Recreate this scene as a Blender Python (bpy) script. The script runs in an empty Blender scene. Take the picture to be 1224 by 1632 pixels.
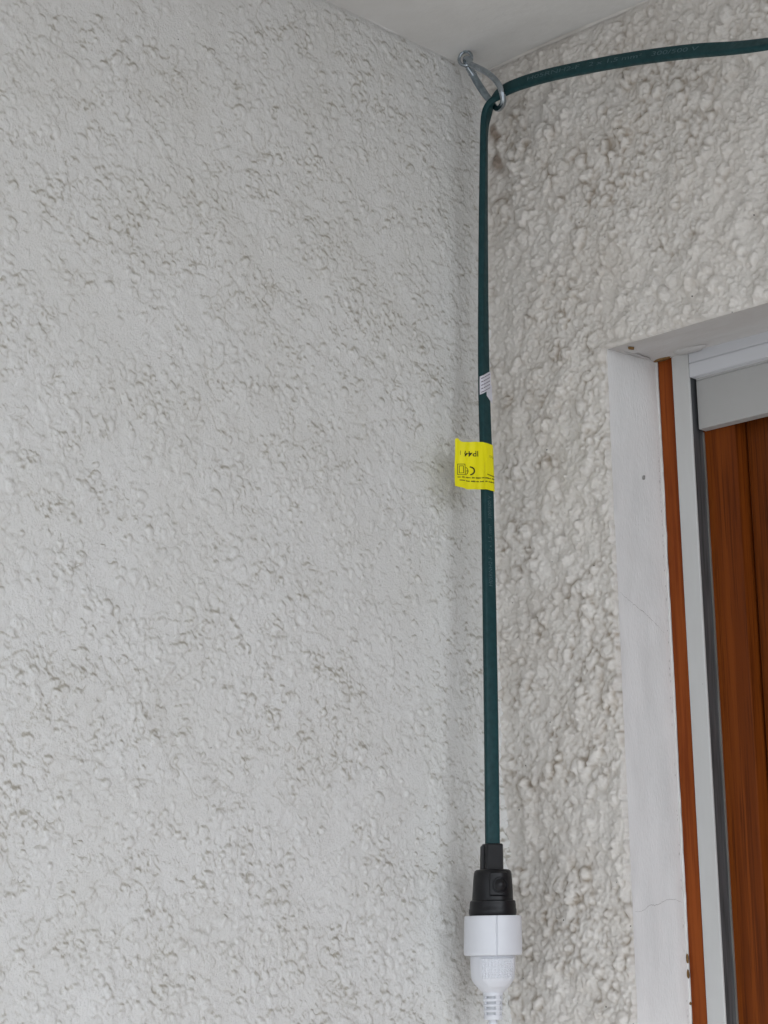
import bpy, bmesh, math
import numpy as np
from mathutils import Vector, Matrix

R = math.radians
scn = bpy.context.scene
col = scn.collection

# ------------------------------------------------------------------ camera, sky, sun, exposure
CAM = Vector((0.9535, -1.1053, 1.6865))
YAW, PITCH, ROLL = R(44.284), R(12.982), R(-1.02)
fw = Vector((-math.sin(YAW) * math.cos(PITCH), math.cos(YAW) * math.cos(PITCH), math.sin(PITCH)))
rt = Vector((math.cos(YAW), math.sin(YAW), 0.0))
up = rt.cross(fw)
cr, ur = (math.cos(ROLL) * rt + math.sin(ROLL) * up), (-math.sin(ROLL) * rt + math.cos(ROLL) * up)
cd = bpy.data.cameras.new('camera')
cam = bpy.data.objects.new('camera', cd)
col.objects.link(cam)
mw = Matrix((cr, ur, -fw)).transposed().to_4x4()
mw.translation = CAM
cam.matrix_world = mw
cd.sensor_fit = 'VERTICAL'
cd.sensor_height = 24.0
cd.lens = 24.0 * 2985.0 / 1632.0
cd.clip_start, cd.clip_end = 0.02, 2000.0
scn.camera = cam

SUN_AZ, SUN_EL = R(12.0), R(38.0)          # azimuth measured from +X towards -Y
w = bpy.data.worlds.new('World')
scn.world = w
w.use_nodes = True
nt = w.node_tree
nt.nodes.clear()
sky = nt.nodes.new('ShaderNodeTexSky')
sky.sky_type = 'NISHITA'
sky.sun_disc = False
sky.sun_elevation = SUN_EL
sky.sun_rotation = R(90.0) + SUN_AZ
sky.air_density, sky.dust_density, sky.ozone_density = 1.0, 1.0, 1.0
hs = nt.nodes.new('ShaderNodeHueSaturation')   # overcast: most of the blue is gone
hs.inputs['Saturation'].default_value = 0.15
bg = nt.nodes.new('ShaderNodeBackground')
bg.inputs['Strength'].default_value = 0.10
wo = nt.nodes.new('ShaderNodeOutputWorld')
nt.links.new(sky.outputs[0], hs.inputs['Color'])
tint = nt.nodes.new('ShaderNodeMix')           # the cool grey of a cloud layer
tint.data_type, tint.blend_type = 'RGBA', 'MULTIPLY'
tint.inputs[0].default_value = 1.0
tint.inputs[7].default_value = (0.945, 1.0, 1.075, 1.0)
nt.links.new(hs.outputs[0], tint.inputs[6])
nt.links.new(tint.outputs[2], bg.inputs[0])
nt.links.new(bg.outputs[0], wo.inputs[0])

sd = bpy.data.lights.new('sun', 'SUN')
sd.energy = 1.5
sd.angle = R(14.0)
sd.color = (1.0, 0.985, 0.965)
sun = bpy.data.objects.new('sun', sd)
col.objects.link(sun)
to_sun = Vector((math.cos(SUN_AZ) * math.cos(SUN_EL), -math.sin(SUN_AZ) * math.cos(SUN_EL), math.sin(SUN_EL)))
sun.rotation_euler = to_sun.to_track_quat('Z', 'Y').to_euler()

scn.view_settings.view_transform = 'Standard'
scn.view_settings.look = 'None'
scn.view_settings.exposure = 1.38
scn.view_settings.gamma = 1.0
scn.view_settings.use_curve_mapping = False

# ------------------------------------------------------------------ helpers
def tag(o, label=None, cat=None, group=None, kind=None):
    for k, v in (('label', label), ('category', cat), ('group', group), ('kind', kind)):
        if v:
            o[k] = v
    return o

def empty(name, loc, label, cat):
    o = bpy.data.objects.new(name, None)
    o.empty_display_size = 0.02
    o.location = loc
    col.objects.link(o)
    tag(o, label, cat)
    return o

def world_loc(o):
    v = Vector((0, 0, 0))
    while o:
        v += o.location
        o = o.parent
    return v

def link_mesh(name, me, mat, parent=None, smooth=True):
    """me holds world coordinates; the object keeps them under any (unrotated) parent."""
    o = bpy.data.objects.new(name, me)
    col.objects.link(o)
    if mat:
        me.materials.append(mat)
    if smooth:
        me.polygons.foreach_set('use_smooth', [True] * len(me.polygons))
    if parent:
        o.parent = parent
        o.location = -world_loc(parent)
    return o

def from_py(name, v, f, mat, parent=None, smooth=True, auto=None):
    me = bpy.data.meshes.new(name)
    me.from_pydata([tuple(p) for p in v], [], [tuple(q) for q in f])
    me.update()
    bm = bmesh.new(); bm.from_mesh(me)
    bmesh.ops.recalc_face_normals(bm, faces=bm.faces)
    bm.to_mesh(me); bm.free()
    o = link_mesh(name, me, mat, parent, smooth)
    if smooth and auto:
        sharp(me, auto)
    return o

def sharp(me, ang):
    bm = bmesh.new(); bm.from_mesh(me)
    for e in bm.edges:
        if len(e.link_faces) == 2 and e.calc_face_angle(0) > R(ang):
            e.smooth = False
    bm.to_mesh(me); bm.free()

def box(name, lo, hi, mat, parent=None, bevel=0.0, seg=2, jitter=None):
    bm = bmesh.new()
    bmesh.ops.create_cube(bm, size=1.0)
    for vv in bm.verts:
        for i in range(3):
            vv.co[i] = lo[i] + (vv.co[i] + 0.5) * (hi[i] - lo[i])
    if bevel:
        bmesh.ops.bevel(bm, geom=list(bm.edges), offset=bevel, segments=seg, affect='EDGES')
    me = bpy.data.meshes.new(name)
    bm.to_mesh(me); bm.free()
    o = link_mesh(name, me, mat, parent, True)
    sharp(me, 40)
    return o

def prism(name, poly_xy, z0, z1, mat, parent=None, auto=30):
    n = len(poly_xy)
    v = [(x, y, z0) for x, y in poly_xy] + [(x, y, z1) for x, y in poly_xy]
    f = [(i, (i + 1) % n, n + (i + 1) % n, n + i) for i in range(n)]
    f += [tuple(range(n))[::-1], tuple(range(n, 2 * n))]
    return from_py(name, v, f, mat, parent, True, auto)

def catmull(P, n):
    P = np.array(P, float)
    Q = np.vstack([2 * P[0] - P[1], P, 2 * P[-1] - P[-2]])
    out = []
    for i in range(1, len(Q) - 2):
        a, b, c, d = Q[i - 1], Q[i], Q[i + 1], Q[i + 2]
        for k in range(n):
            t = k / n
            out.append(0.5 * (2 * b + (c - a) * t + (2 * a - 5 * b + 4 * c - d) * t * t + (3 * b - a - 3 * c + d) * t ** 3))
    out.append(Q[-2])
    return np.array(out)

def tube(name, P, r, mat, parent=None, n=14, closed=False, sub=8, caps=True):
    if closed:
        P = np.array(P, float)
        Q = catmull(np.vstack([P[-2:], P, P[:3]]), sub)[2 * sub: (2 + len(P)) * sub]
    else:
        Q = catmull(P, sub)
    m = len(Q)
    rr = np.full(m, r) if np.isscalar(r) else np.interp(np.linspace(0, 1, m), np.linspace(0, 1, len(r)), r)
    T = np.gradient(Q, axis=0)
    if closed:
        T = np.roll(Q, -1, 0) - np.roll(Q, 1, 0)
    T /= np.linalg.norm(T, axis=1)[:, None]
    nrm = np.cross(T[0], [0.3, 0.5, 0.8]); nrm /= np.linalg.norm(nrm)
    v, f = [], []
    for i in range(m):
        nrm = nrm - T[i] * nrm.dot(T[i]); nrm /= np.linalg.norm(nrm)
        b = np.cross(T[i], nrm)
        for k in range(n):
            a = 2 * math.pi * k / n
            v.append(Q[i] + rr[i] * (math.cos(a) * nrm + math.sin(a) * b))
    # closed rings can twist: find the best offset for the last joint
    off = 0
    if closed:
        d = [np.linalg.norm(v[(m - 1) * n] - v[k]) for k in range(n)]
        off = int(np.argmin(d))
    for i in range(m if closed else m - 1):
        j = (i + 1) % m
        o = off if (closed and j == 0) else 0
        for k in range(n):
            f.append((i * n + k, i * n + (k + 1) % n, j * n + (k + 1 + o) % n, j * n + (k + o) % n))
    if not closed and caps:
        f.append(tuple(range(n))[::-1]); f.append(tuple(range((m - 1) * n, m * n)))
    return from_py(name, v, f, mat, parent, True, 50)

# ------------------------------------------------------------------ materials
class Mat:
    def __init__(s, name, base=(0.5, 0.5, 0.5), rough=0.5, metal=0.0, spec=0.5):
        s.m = bpy.data.materials.new(name)
        s.m.use_nodes = True
        s.t = s.m.node_tree
        s.b = s.t.nodes['Principled BSDF']
        s.b.inputs['Base Color'].default_value = (*base, 1)
        s.b.inputs['Roughness'].default_value = rough
        s.b.inputs['Metallic'].default_value = metal
        s.b.inputs['Specular IOR Level'].default_value = spec
    def n(s, t, **kw):
        x = s.t.nodes.new(t)
        for k, v in kw.items():
            if k in x.inputs:
                x.inputs[k].default_value = v
            else:
                setattr(x, k, v)
        return x
    def l(s, a, b):
        s.t.links.new(a, b)
    def pos(s, scale=(1, 1, 1)):
        g = s.n('ShaderNodeNewGeometry')
        mp = s.n('ShaderNodeMapping')
        mp.inputs['Scale'].default_value = scale
        s.l(g.outputs['Position'], mp.inputs['Vector'])
        return mp.outputs[0]
    def noise(s, vec, scale, detail=4.0, rough=0.55):
        x = s.n('ShaderNodeTexNoise')
        x.inputs['Scale'].default_value = scale
        x.inputs['Detail'].default_value = detail
        x.inputs['Roughness'].default_value = rough
        s.l(vec, x.inputs['Vector'])
        return x.outputs['Fac']
    def ramp(s, fac, lo, hi, a=0.0, b=1.0):
        x = s.n('ShaderNodeMapRange')
        x.inputs['From Min'].default_value = lo
        x.inputs['From Max'].default_value = hi
        x.inputs['To Min'].default_value = a
        x.inputs['To Max'].default_value = b
        s.l(fac, x.inputs['Value'])
        return x.outputs[0]
    def mul(s, a, b, op='MULTIPLY'):
        x = s.n('ShaderNodeMath', operation=op)
        for i, q in enumerate((a, b)):
            if isinstance(q, (int, float)):
                x.inputs[i].default_value = q
            else:
                s.l(q, x.inputs[i])
        return x.outputs[0]
    def mix(s, fac, a, b):
        x = s.n('ShaderNodeMix', data_type='RGBA')
        if isinstance(fac, (int, float)):
            x.inputs[0].default_value = fac
        else:
            s.l(fac, x.inputs[0])
        for i, q in ((6, a), (7, b)):
            if isinstance(q, tuple):
                x.inputs[i].default_value = (*q, 1)
            else:
                s.l(q, x.inputs[i])
        return x.outputs[2]
    def color(s, c):
        s.l(c, s.b.inputs['Base Color'])
    def bump(s, h, dist, strength=1.0):
        x = s.n('ShaderNodeBump')
        x.inputs['Strength'].default_value = strength
        x.inputs['Distance'].default_value = dist
        s.l(h, x.inputs['Height'])
        s.l(x.outputs[0], s.b.inputs['Normal'])

def wall_material(name, paint, warm, dust, fleck):
    M = Mat(name, paint, 0.72, spec=0.25)
    p = M.pos()
    blot = M.ramp(M.noise(p, 14.0, 5), 0.42, 0.68)
    c = M.mix(M.mul(blot, 0.55), paint, warm)
    fine = M.ramp(M.noise(p, 420.0, 3), 0.35, 0.75)
    c = M.mix(M.mul(fine, 0.22), c, warm)
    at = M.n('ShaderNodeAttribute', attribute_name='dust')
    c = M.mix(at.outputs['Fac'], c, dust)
    # tiny black flecks of soot and insect dirt
    vo = M.n('ShaderNodeTexVoronoi'); vo.inputs['Scale'].default_value = 120.0
    M.l(p, vo.inputs['Vector'])
    d = M.ramp(vo.outputs['Distance'], 0.05, 0.10, 1.0, 0.0)
    sep = M.n('ShaderNodeSeparateColor'); M.l(vo.outputs['Color'], sep.inputs[0])
    pick = M.ramp(sep.outputs[0], 1 - fleck, 1 - fleck + 0.02)
    c = M.mix(M.mul(d, pick), c, (0.035, 0.03, 0.025))
    # rust stain that ran down from the hook
    ar = M.n('ShaderNodeAttribute', attribute_name='rust')
    c = M.mix(ar.outputs['Fac'], c, (0.16, 0.095, 0.05))
    M.color(c)
    h = M.mul(M.noise(p, 620.0, 5, 0.65), 1.0)
    M.bump(h, 0.0016, 0.7)
    return M.m

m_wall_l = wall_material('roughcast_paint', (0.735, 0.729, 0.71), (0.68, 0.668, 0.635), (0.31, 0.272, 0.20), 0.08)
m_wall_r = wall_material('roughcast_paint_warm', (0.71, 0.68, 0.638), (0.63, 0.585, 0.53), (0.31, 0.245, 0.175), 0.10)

def plain_paint(name, base, stain, sc=20.0, rough=0.6, bump=0.0004, amt=0.5, stretch=(1, 1, 1), fleck=0.03, bs=220.0):
    M = Mat(name, base, rough, spec=0.3)
    p = M.pos(stretch)
    a = M.ramp(M.noise(p, sc, 6, 0.6), 0.4, 0.75)
    c = M.mix(M.mul(a, amt), base, stain)
    g = M.pos()
    vo = M.n('ShaderNodeTexVoronoi'); vo.inputs['Scale'].default_value = 62.0
    M.l(g, vo.inputs['Vector'])
    d = M.ramp(vo.outputs['Distance'], 0.02, 0.05, 1.0, 0.0)
    sep = M.n('ShaderNodeSeparateColor'); M.l(vo.outputs['Color'], sep.inputs[0])
    pick = M.ramp(sep.outputs[0], 1 - fleck, 1 - fleck + 0.02)
    c = M.mix(M.mul(M.mul(d, pick), 0.85), c, (0.06, 0.055, 0.05))
    M.color(c)
    M.bump(M.noise(p, bs, 4), bump, 0.6)
    return M.m

m_ceil = plain_paint('ceiling_paint', (0.65, 0.64, 0.62), (0.55, 0.535, 0.51), 13.0, 0.7, 0.0014, 0.6, fleck=0.05, bs=75.0)
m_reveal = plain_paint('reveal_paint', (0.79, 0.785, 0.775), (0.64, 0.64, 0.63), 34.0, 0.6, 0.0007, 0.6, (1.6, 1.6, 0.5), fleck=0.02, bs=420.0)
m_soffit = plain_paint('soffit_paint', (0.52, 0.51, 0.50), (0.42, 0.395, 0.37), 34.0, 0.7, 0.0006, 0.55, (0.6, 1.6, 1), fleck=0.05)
m_filler = plain_paint('filler', (0.70, 0.70, 0.68), (0.5, 0.47, 0.42), 60.0, 0.7, 0.0006, 0.6)
m_grey_patch = plain_paint('bare_mortar', (0.46, 0.45, 0.44), (0.36, 0.345, 0.33), 60.0, 0.85, 0.0009, 0.6)
m_conc = plain_paint('pale_floor_tiles', (0.60, 0.595, 0.58), (0.55, 0.54, 0.53), 6.0, 0.85, 0.001, 0.6)
m_ground = plain_paint('ground_paving', (0.45, 0.45, 0.45), (0.38, 0.38, 0.38), 1.5, 0.9, 0.002, 0.6)
m_alu = plain_paint('white_coated_aluminium', (0.53, 0.53, 0.52), (0.44, 0.43, 0.41), 30.0, 0.42, 0.00005, 0.45, (2, 2, 0.25), fleck=0.03)
m_alu_head = plain_paint('white_head_rail_coating', (0.55, 0.555, 0.575), (0.50, 0.505, 0.52), 20.0, 0.4, 0.00004, 0.4, (0.3, 2, 2), fleck=0.015)
m_panel = plain_paint('grey_panel_coating', (0.37, 0.365, 0.355), (0.35, 0.345, 0.335), 8.0, 0.45, 0.00004, 0.5, fleck=0.0)

def simple(name, base, rough, metal=0.0, spec=0.5, nsc=60.0, var=0.25, bump=0.0, stretch=(1, 1, 1)):
    M = Mat(name, base, rough, metal, spec)
    p = M.pos(stretch)
    nz = M.noise(p, nsc, 5)
    dark = tuple(x * (1 - var) for x in base)
    M.color(M.mix(M.ramp(nz, 0.35, 0.7), base, dark))
    M.l(M.ramp(nz, 0.3, 0.7, rough * 0.85, min(1, rough * 1.2)), M.b.inputs['Roughness'])
    if bump:
        M.bump(nz, bump, 0.6)
    return M.m

m_brush = simple('rail_side_grime', (0.115, 0.12, 0.125), 0.5, 0.35, 0.5, 60.0, 0.55, 0.0002, (6, 6, 0.3))
m_lip = simple('bare_alu_lip', (0.55, 0.53, 0.48), 0.35, 0.8, 0.5, 90.0, 0.4, 0, (1, 1, 0.2))
m_cable = simple('green_rubber', (0.012, 0.050, 0.055), 0.45, 0, 0.2, 240.0, 0.25, 0.00003)
m_print = simple('pale_print', (0.085, 0.15, 0.165), 0.5, 0, 0.3, 2000.0, 0.6)
m_black = simple('black_rubber', (0.008, 0.008, 0.0095), 0.38, 0, 0.32, 160.0, 0.3, 0.00004)
m_white = simple('white_plastic', (0.69, 0.70, 0.735), 0.36, 0, 0.45, 30.0, 0.05)
m_white_cord = simple('white_cord', (0.66, 0.67, 0.70), 0.45, 0, 0.4, 60.0, 0.08)
m_slot = simple('slot_shade_plastic', (0.55, 0.56, 0.58), 0.5, 0, 0.4, 60.0, 0.08)
m_zinc = simple('zinc_plated_steel', (0.46, 0.515, 0.56), 0.20, 1.0, 0.5, 160.0, 0.35)
m_zinc_dull = simple('dull_zinc_steel', (0.36, 0.43, 0.47), 0.38, 0.95, 0.5, 160.0, 0.35)
m_yellow = simple('yellow_label_film', (0.84, 0.76, 0.004), 0.4, 0, 0.25, 40.0, 0.08)
m_ink = simple('black_ink', (0.03, 0.028, 0.004), 0.5, 0, 0.3, 900.0, 0.3)
m_faint = simple('grey_ink', (0.23, 0.20, 0.03), 0.5, 0, 0.3, 900.0, 0.3)
m_paper = simple('white_sticker_paper', (0.62, 0.61, 0.66), 0.55, 0, 0.3, 60.0, 0.06)
m_pink_ink = simple('grey_purple_ink', (0.22, 0.19, 0.23), 0.6, 0, 0.3, 900.0, 0.3)
m_ochre = simple('ochre_flake', (0.24, 0.135, 0.045), 0.7, 0, 0.3, 500.0, 0.5, 0.0003)
m_crack = simple('crack_dirt', (0.33, 0.32, 0.30), 0.9, 0, 0.1, 300.0, 0.5)

def wood(name, a, b, c, sc=1.0, rough=0.38, seed=0.0):
    M = Mat(name, a, rough, spec=0.10)
    p = M.pos((38 * sc, 38 * sc, 1.1))
    mp = M.n('ShaderNodeMapping'); mp.inputs['Location'].default_value = (seed, seed * 1.7, seed * 0.3)
    M.l(p, mp.inputs['Vector'])
    q = mp.outputs[0]
    g1 = M.noise(q, 2.2, 6, 0.62)
    g2 = M.noise(q, 9.0, 4, 0.6)
    big = M.noise(M.pos((6, 6, 0.8)), 2.0, 3)
    col_ = M.mix(M.ramp(g1, 0.42, 0.60), a, b)
    col_ = M.mix(M.mul(M.ramp(g2, 0.48, 0.64), 0.75), col_, c)
    col_ = M.mix(M.mul(M.ramp(big, 0.4, 0.7), 0.35), col_, b)
    M.color(col_)
    M.bump(g2, 0.0003, 0.45)
    return M.m

m_frame = wood('varnished_orange_wood', (0.27, 0.064, 0.012), (0.21, 0.046, 0.008), (0.15, 0.028, 0.006), 1.0, 0.5, 3.1)
m_stile = wood('varnished_brown_wood', (0.18, 0.042, 0.005), (0.12, 0.026, 0.003), (0.055, 0.011, 0.002), 1.5, 0.42, 7.7)
m_board = wood('varnished_dark_boards', (0.145, 0.034, 0.004), (0.085, 0.019, 0.003), (0.026, 0.006, 0.002), 1.6, 0.42, 1.3)

# ------------------------------------------------------------------ ground, floor, ceiling
ZC = 2.40            # ceiling height above the balcony floor
XJ = 0.1177          # left edge of the door opening
YR = 0.0646          # depth of the door reveal
ZL = 2.1285          # underside of the lintel

g = from_py('ground', [(-600, -600, -3.2), (600, -600, -3.2), (600, 600, -3.2), (-600, 600, -3.2)], [(0, 1, 2, 3)], m_ground)
tag(g, kind='structure')
fl = box('floor', (-0.24, -2.6, -0.2), (1.45, 0.24, 0.0), m_conc)
tag(fl, kind='structure')

rng = np.random.default_rng(11)

def bspline_w(n, c, off):
    t = np.arange(n) / c + off
    i = np.floor(t).astype(int)
    u = t - i
    W = np.zeros((n, i.max() + 4))
    r = np.arange(n)
    W[r, i] = (1 - u) ** 3 / 6
    W[r, i + 1] = (3 * u ** 3 - 6 * u ** 2 + 4) / 6
    W[r, i + 2] = (-3 * u ** 3 + 3 * u ** 2 + 3 * u + 1) / 6
    W[r, i + 3] = u ** 3 / 6
    return W

def vnoise(nu, nv, cu, cv):
    A, B = bspline_w(nu, cu, rng.random()), bspline_w(nv, cv, rng.random())
    x = A @ rng.standard_normal((A.shape[1], B.shape[1])) @ B.T
    return x / x.std()

def stamp(H, N, step, rmin, rmax, aspect, amp, sink, power=0.5, ang_sd=10.0, mode='max', dens=None, rpow=2.0):
    """scatter N domes (mm) over the height field H [u, v]; v is vertical."""
    nu, nv = H.shape
    base = H.copy()
    U, V = rng.random(N) * nu, rng.random(N) * nv
    rad = rmin + (rmax - rmin) * rng.random(N) ** rpow
    asp = 1 + (aspect - 1) * rng.random(N)
    ang = rng.standard_normal(N) * ang_sd
    keep = rng.random(N)
    am = rng.uniform(*amp, N)
    sk = rng.uniform(*sink, N)
    for k in range(N):
        cu, cv = int(U[k]), int(V[k])
        if dens is not None and keep[k] > dens[cu, cv]:
            continue
        a, b = rad[k] / math.sqrt(asp[k]) / step, rad[k] * math.sqrt(asp[k]) / step
        m = int(max(a, b)) + 1
        u0, u1, v0, v1 = max(0, cu - m), min(nu, cu + m + 1), max(0, cv - m), min(nv, cv + m + 1)
        du = np.arange(u0, u1)[:, None] - U[k]
        dv = np.arange(v0, v1)[None, :] - V[k]
        c, s = math.cos(ang[k]), math.sin(ang[k])
        r2 = ((c * du + s * dv) / a) ** 2 + ((-s * du + c * dv) / b) ** 2
        ins = r2 < 1
        d = np.where(ins, (1 - np.minimum(r2, 1)) ** power, 0) * am[k]
        S = H[u0:u1, v0:v1]
        if mode == 'max':
            np.copyto(S, np.maximum(S, np.where(ins, base[cu, cv] + sk[k] + d, -99)))
        elif mode == 'add':
            S += d
        else:
            S -= d

def blur(H, k=1):
    for _ in range(k):
        P = np.pad(H, 1, mode='edge')
        H = (P[:-2, 1:-1] + P[2:, 1:-1] + P[1:-1, :-2] + P[1:-1, 2:] + 2 * H) / 6
    return H

def ss(x, a, b):
    t = np.clip((x - a) / (b - a), 0, 1)
    return t * t * (3 - 2 * t)

def slab_mesh(name, P, keep, dust, rust, mat, extra_v, extra_f, flip):
    nu, nv, _ = P.shape
    idx = np.arange(nu * nv).reshape(nu, nv)
    q = np.stack([idx[:-1, :-1], idx[1:, :-1], idx[1:, 1:], idx[:-1, 1:]], -1)[keep]
    if flip:
        q = q[:, ::-1]
    V = P.reshape(-1, 3)
    used = np.zeros(len(V), bool); used[q.ravel()] = True
    remap = np.cumsum(used) - 1
    V = V[used]; q = remap[q]
    n0 = len(V)
    V = np.vstack([V, np.array(extra_v, float).reshape(-1, 3)])
    E = np.array(extra_f, int).reshape(-1, 4) + n0
    F = np.vstack([q, E])
    me = bpy.data.meshes.new(name)
    me.vertices.add(len(V)); me.vertices.foreach_set('co', V.ravel())
    me.loops.add(F.size); me.loops.foreach_set('vertex_index', F.ravel().astype(np.int32))
    me.polygons.add(len(F))
    me.polygons.foreach_set('loop_start', np.arange(0, F.size, 4, dtype=np.int32))
    sm = np.ones(len(F), bool); sm[len(q):] = False
    me.update(calc_edges=True)
    me.polygons.foreach_set('use_smooth', sm)
    z = np.zeros(len(extra_v))
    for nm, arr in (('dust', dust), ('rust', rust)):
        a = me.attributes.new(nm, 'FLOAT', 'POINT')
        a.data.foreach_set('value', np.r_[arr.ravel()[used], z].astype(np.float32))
    me.materials.append(mat)
    o = bpy.data.objects.new(name, me)
    col.objects.link(o)
    return o

def cuboid(lo, hi, v, f):
    b = len(v)
    v += [(x, y, z) for z in (lo[2], hi[2]) for y in (lo[1], hi[1]) for x in (lo[0], hi[0])]
    f += [tuple(b + i for i in q) for q in ((0, 2, 3, 1), (4, 5, 7, 6), (0, 1, 5, 4), (2, 6, 7, 3), (0, 4, 6, 2), (1, 3, 7, 5))]

# ------------------------------------------------------------------ left wall: flat pebbly roughcast with dusty ledges
ST = 0.82                                   # mm per grid step
nu, nv = 690, 1098                          # 0.565 m x 0.90 m
u = np.arange(nu) * ST                      # distance from the corner (mm) along -Y
vz = np.arange(nv) * ST                     # distance below the ceiling (mm)
def billow(cu, cv):
    return np.abs(vnoise(nu, nv, cu, cv))
def squiggle(cu, cv, wd, bias):
    """broken curly creases along the level lines of a noise"""
    return np.exp(-(vnoise(nu, nv, cu, cv) / wd) ** 2) * np.clip(vnoise(nu, nv, cu * 2.2, cv * 1.6) * 0.8 + bias, 0, 1)
H = 0.9 * billow(15, 12) + 0.5 * billow(7.5, 6.5)
cap = np.percentile(H, 35)
H = cap - np.log1p(np.exp((cap - H) * 4.0)) / 4.0 * 1.2         # trowelled flat: only the hollows are left
H += 0.60 * vnoise(nu, nv, 42, 36) + 0.30 * vnoise(nu, nv, 14, 12)
dens = np.clip(0.72 + 0.30 * vnoise(nu, nv, 28, 22), 0.30, 1)
stamp(H, 9500, ST, 1.6, 4.6, 1.7, (0.9, 2.0), (-0.75, 0.0), 0.38, 35, 'max', dens)
stamp(H, 2400, ST, 1.4, 3.2, 1.5, (0.5, 1.2), (0, 0), 0.35, 35, 'sub', dens)
sq = np.maximum(np.maximum(squiggle(6.5, 5.0, 0.15, 0.45), squiggle(10, 7.5, 0.10, 0.50)), squiggle(4.2, 3.4, 0.20, 0.40))
sq = np.maximum(sq, squiggle(17, 13, 0.07, 0.1))
H -= 0.55 * sq
stamp(H, 8000, ST, 0.9, 2.0, 1.6, (0.4, 0.95), (-0.25, 0.05), 0.42, 35, 'max', dens)
H = 0.75 * H + 0.25 * blur(H, 1) + 0.07 * vnoise(nu, nv, 3.2, 2.8) + 0.07 * vnoise(nu, nv, 1.5, 1.5)
H -= np.percentile(H, 0.3)
H = np.clip(H, 0, 7)
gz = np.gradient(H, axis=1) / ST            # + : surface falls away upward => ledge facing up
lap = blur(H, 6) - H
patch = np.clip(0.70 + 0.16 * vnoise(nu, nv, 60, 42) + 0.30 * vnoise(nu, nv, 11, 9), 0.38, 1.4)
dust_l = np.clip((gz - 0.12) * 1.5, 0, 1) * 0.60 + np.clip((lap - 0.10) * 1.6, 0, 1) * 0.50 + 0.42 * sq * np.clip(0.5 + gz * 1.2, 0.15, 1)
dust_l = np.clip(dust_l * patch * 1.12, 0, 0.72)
H *= 0.68
H += 4.5 * np.exp(-u[:, None] / 5.0)        # the render rounds the inside corner
Hl = H * (0.35 + 0.65 * ss(vz, 0, 7))[None, :]
P = np.zeros((nu, nv, 3))
P[..., 0] = Hl / 1000
P[..., 1] = -u[:, None] / 1000
P[..., 2] = ZC - vz[None, :] / 1000
rust_l = np.zeros((nu, nv))
ue, ze = -u[-1] / 1000, ZC - vz[-1] / 1000
ev, ef = [], []
cuboid((-0.24, -2.5, 0.0), (-0.002, 0.238, ZC - 0.002), ev, ef)
cuboid((-0.0019, -2.498, 0.002), (0.0004, -0.0015, ZC - 0.003), ev, ef)
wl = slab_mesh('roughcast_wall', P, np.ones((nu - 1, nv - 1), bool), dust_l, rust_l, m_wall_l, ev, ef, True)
tag(wl, 'white roughcast wall on the left with flat pebbly plaster and brown dust in its pits', 'wall', kind='thing')
# the same coat goes on beyond the picture, in a coarser mesh
k3 = 3
Hm, Dm = Hl[::-k3, ::k3], dust_l[::-k3, ::k3]
um, vm = (2 * u[-1] - u[::-k3]), vz[::k3]
P = np.zeros(Hm.shape + (3,))
P[..., 0], P[..., 1], P[..., 2] = Hm / 1000, -um[:, None] / 1000, ZC - vm[None, :] / 1000
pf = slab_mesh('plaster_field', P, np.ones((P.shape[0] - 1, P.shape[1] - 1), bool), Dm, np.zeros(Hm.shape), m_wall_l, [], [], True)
pf.parent = wl

# ------------------------------------------------------------------ right wall: thick lumpy roughcast round the door opening
nxl = int(round(XJ * 1000 / ST))            # columns up to the jamb
xs = (np.arange(0, 460) - nxl) * ST / 1000 + XJ
xs = xs[xs > -0.0004]
nzl = int(round((ZC - ZL) * 1000 / ST))
zs = ZL - (np.arange(0, 1098) - nzl) * ST / 1000
zs[0] = ZC
nu, nv = len(xs), len(zs)
ramp_c = (0.30 + 0.70 * ss(xs * 1000, 4, 24))[:, None]
rc2 = np.broadcast_to(ramp_c, (nu, nv))
H = (1.3 * billow(16, 20) + 0.8 * billow(9, 11)) * ramp_c + 0.7 * vnoise(nu, nv, 40, 46)
stamp(H, 1400, ST, 3.6, 7.5, 1.7, (2.6, 4.6), (-1.9, 0.0), 0.52, 0.6, 'max', 0.25 + 0.75 * rc2)
H += 0.35 * vnoise(nu, nv, 7, 8)
stamp(H, 4300, ST, 1.8, 3.9, 1.6, (1.3, 2.6), (-1.3, -0.2), 0.40, 0.8, 'max', 0.45 + 0.55 * rc2)
stamp(H, 6200, ST, 1.0, 2.2, 1.5, (0.6, 1.25), (-0.45, 0.0), 0.38, 1.2, 'max')
sq = squiggle(6, 7, 0.12, 0.0)
H -= 0.4 * sq
H = 0.85 * H + 0.15 * blur(H, 1) + 0.42 * billow(2.7, 3.0) + 0.24 * vnoise(nu, nv, 1.6, 1.6)
H -= np.percentile(H, 0.5)
H = np.clip(H, 0, 12)
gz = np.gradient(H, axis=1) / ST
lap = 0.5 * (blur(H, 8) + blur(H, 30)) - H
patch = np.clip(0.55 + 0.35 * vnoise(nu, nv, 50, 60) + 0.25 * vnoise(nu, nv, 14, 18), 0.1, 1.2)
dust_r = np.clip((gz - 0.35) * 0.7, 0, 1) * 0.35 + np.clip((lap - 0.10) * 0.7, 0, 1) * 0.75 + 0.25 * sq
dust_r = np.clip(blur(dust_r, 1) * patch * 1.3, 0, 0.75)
H += 5.0 * np.exp(-np.maximum(xs, 0)[:, None] * 1000 / 6.0)
XX, ZZ = xs[:, None] * 1000, zs[None, :] * 1000
rst = np.exp(-((XX - 16) / 9) ** 2) * ss(ZZ, 2230, 2345) * (1 - ss(ZZ, 2350, 2368))
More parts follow.
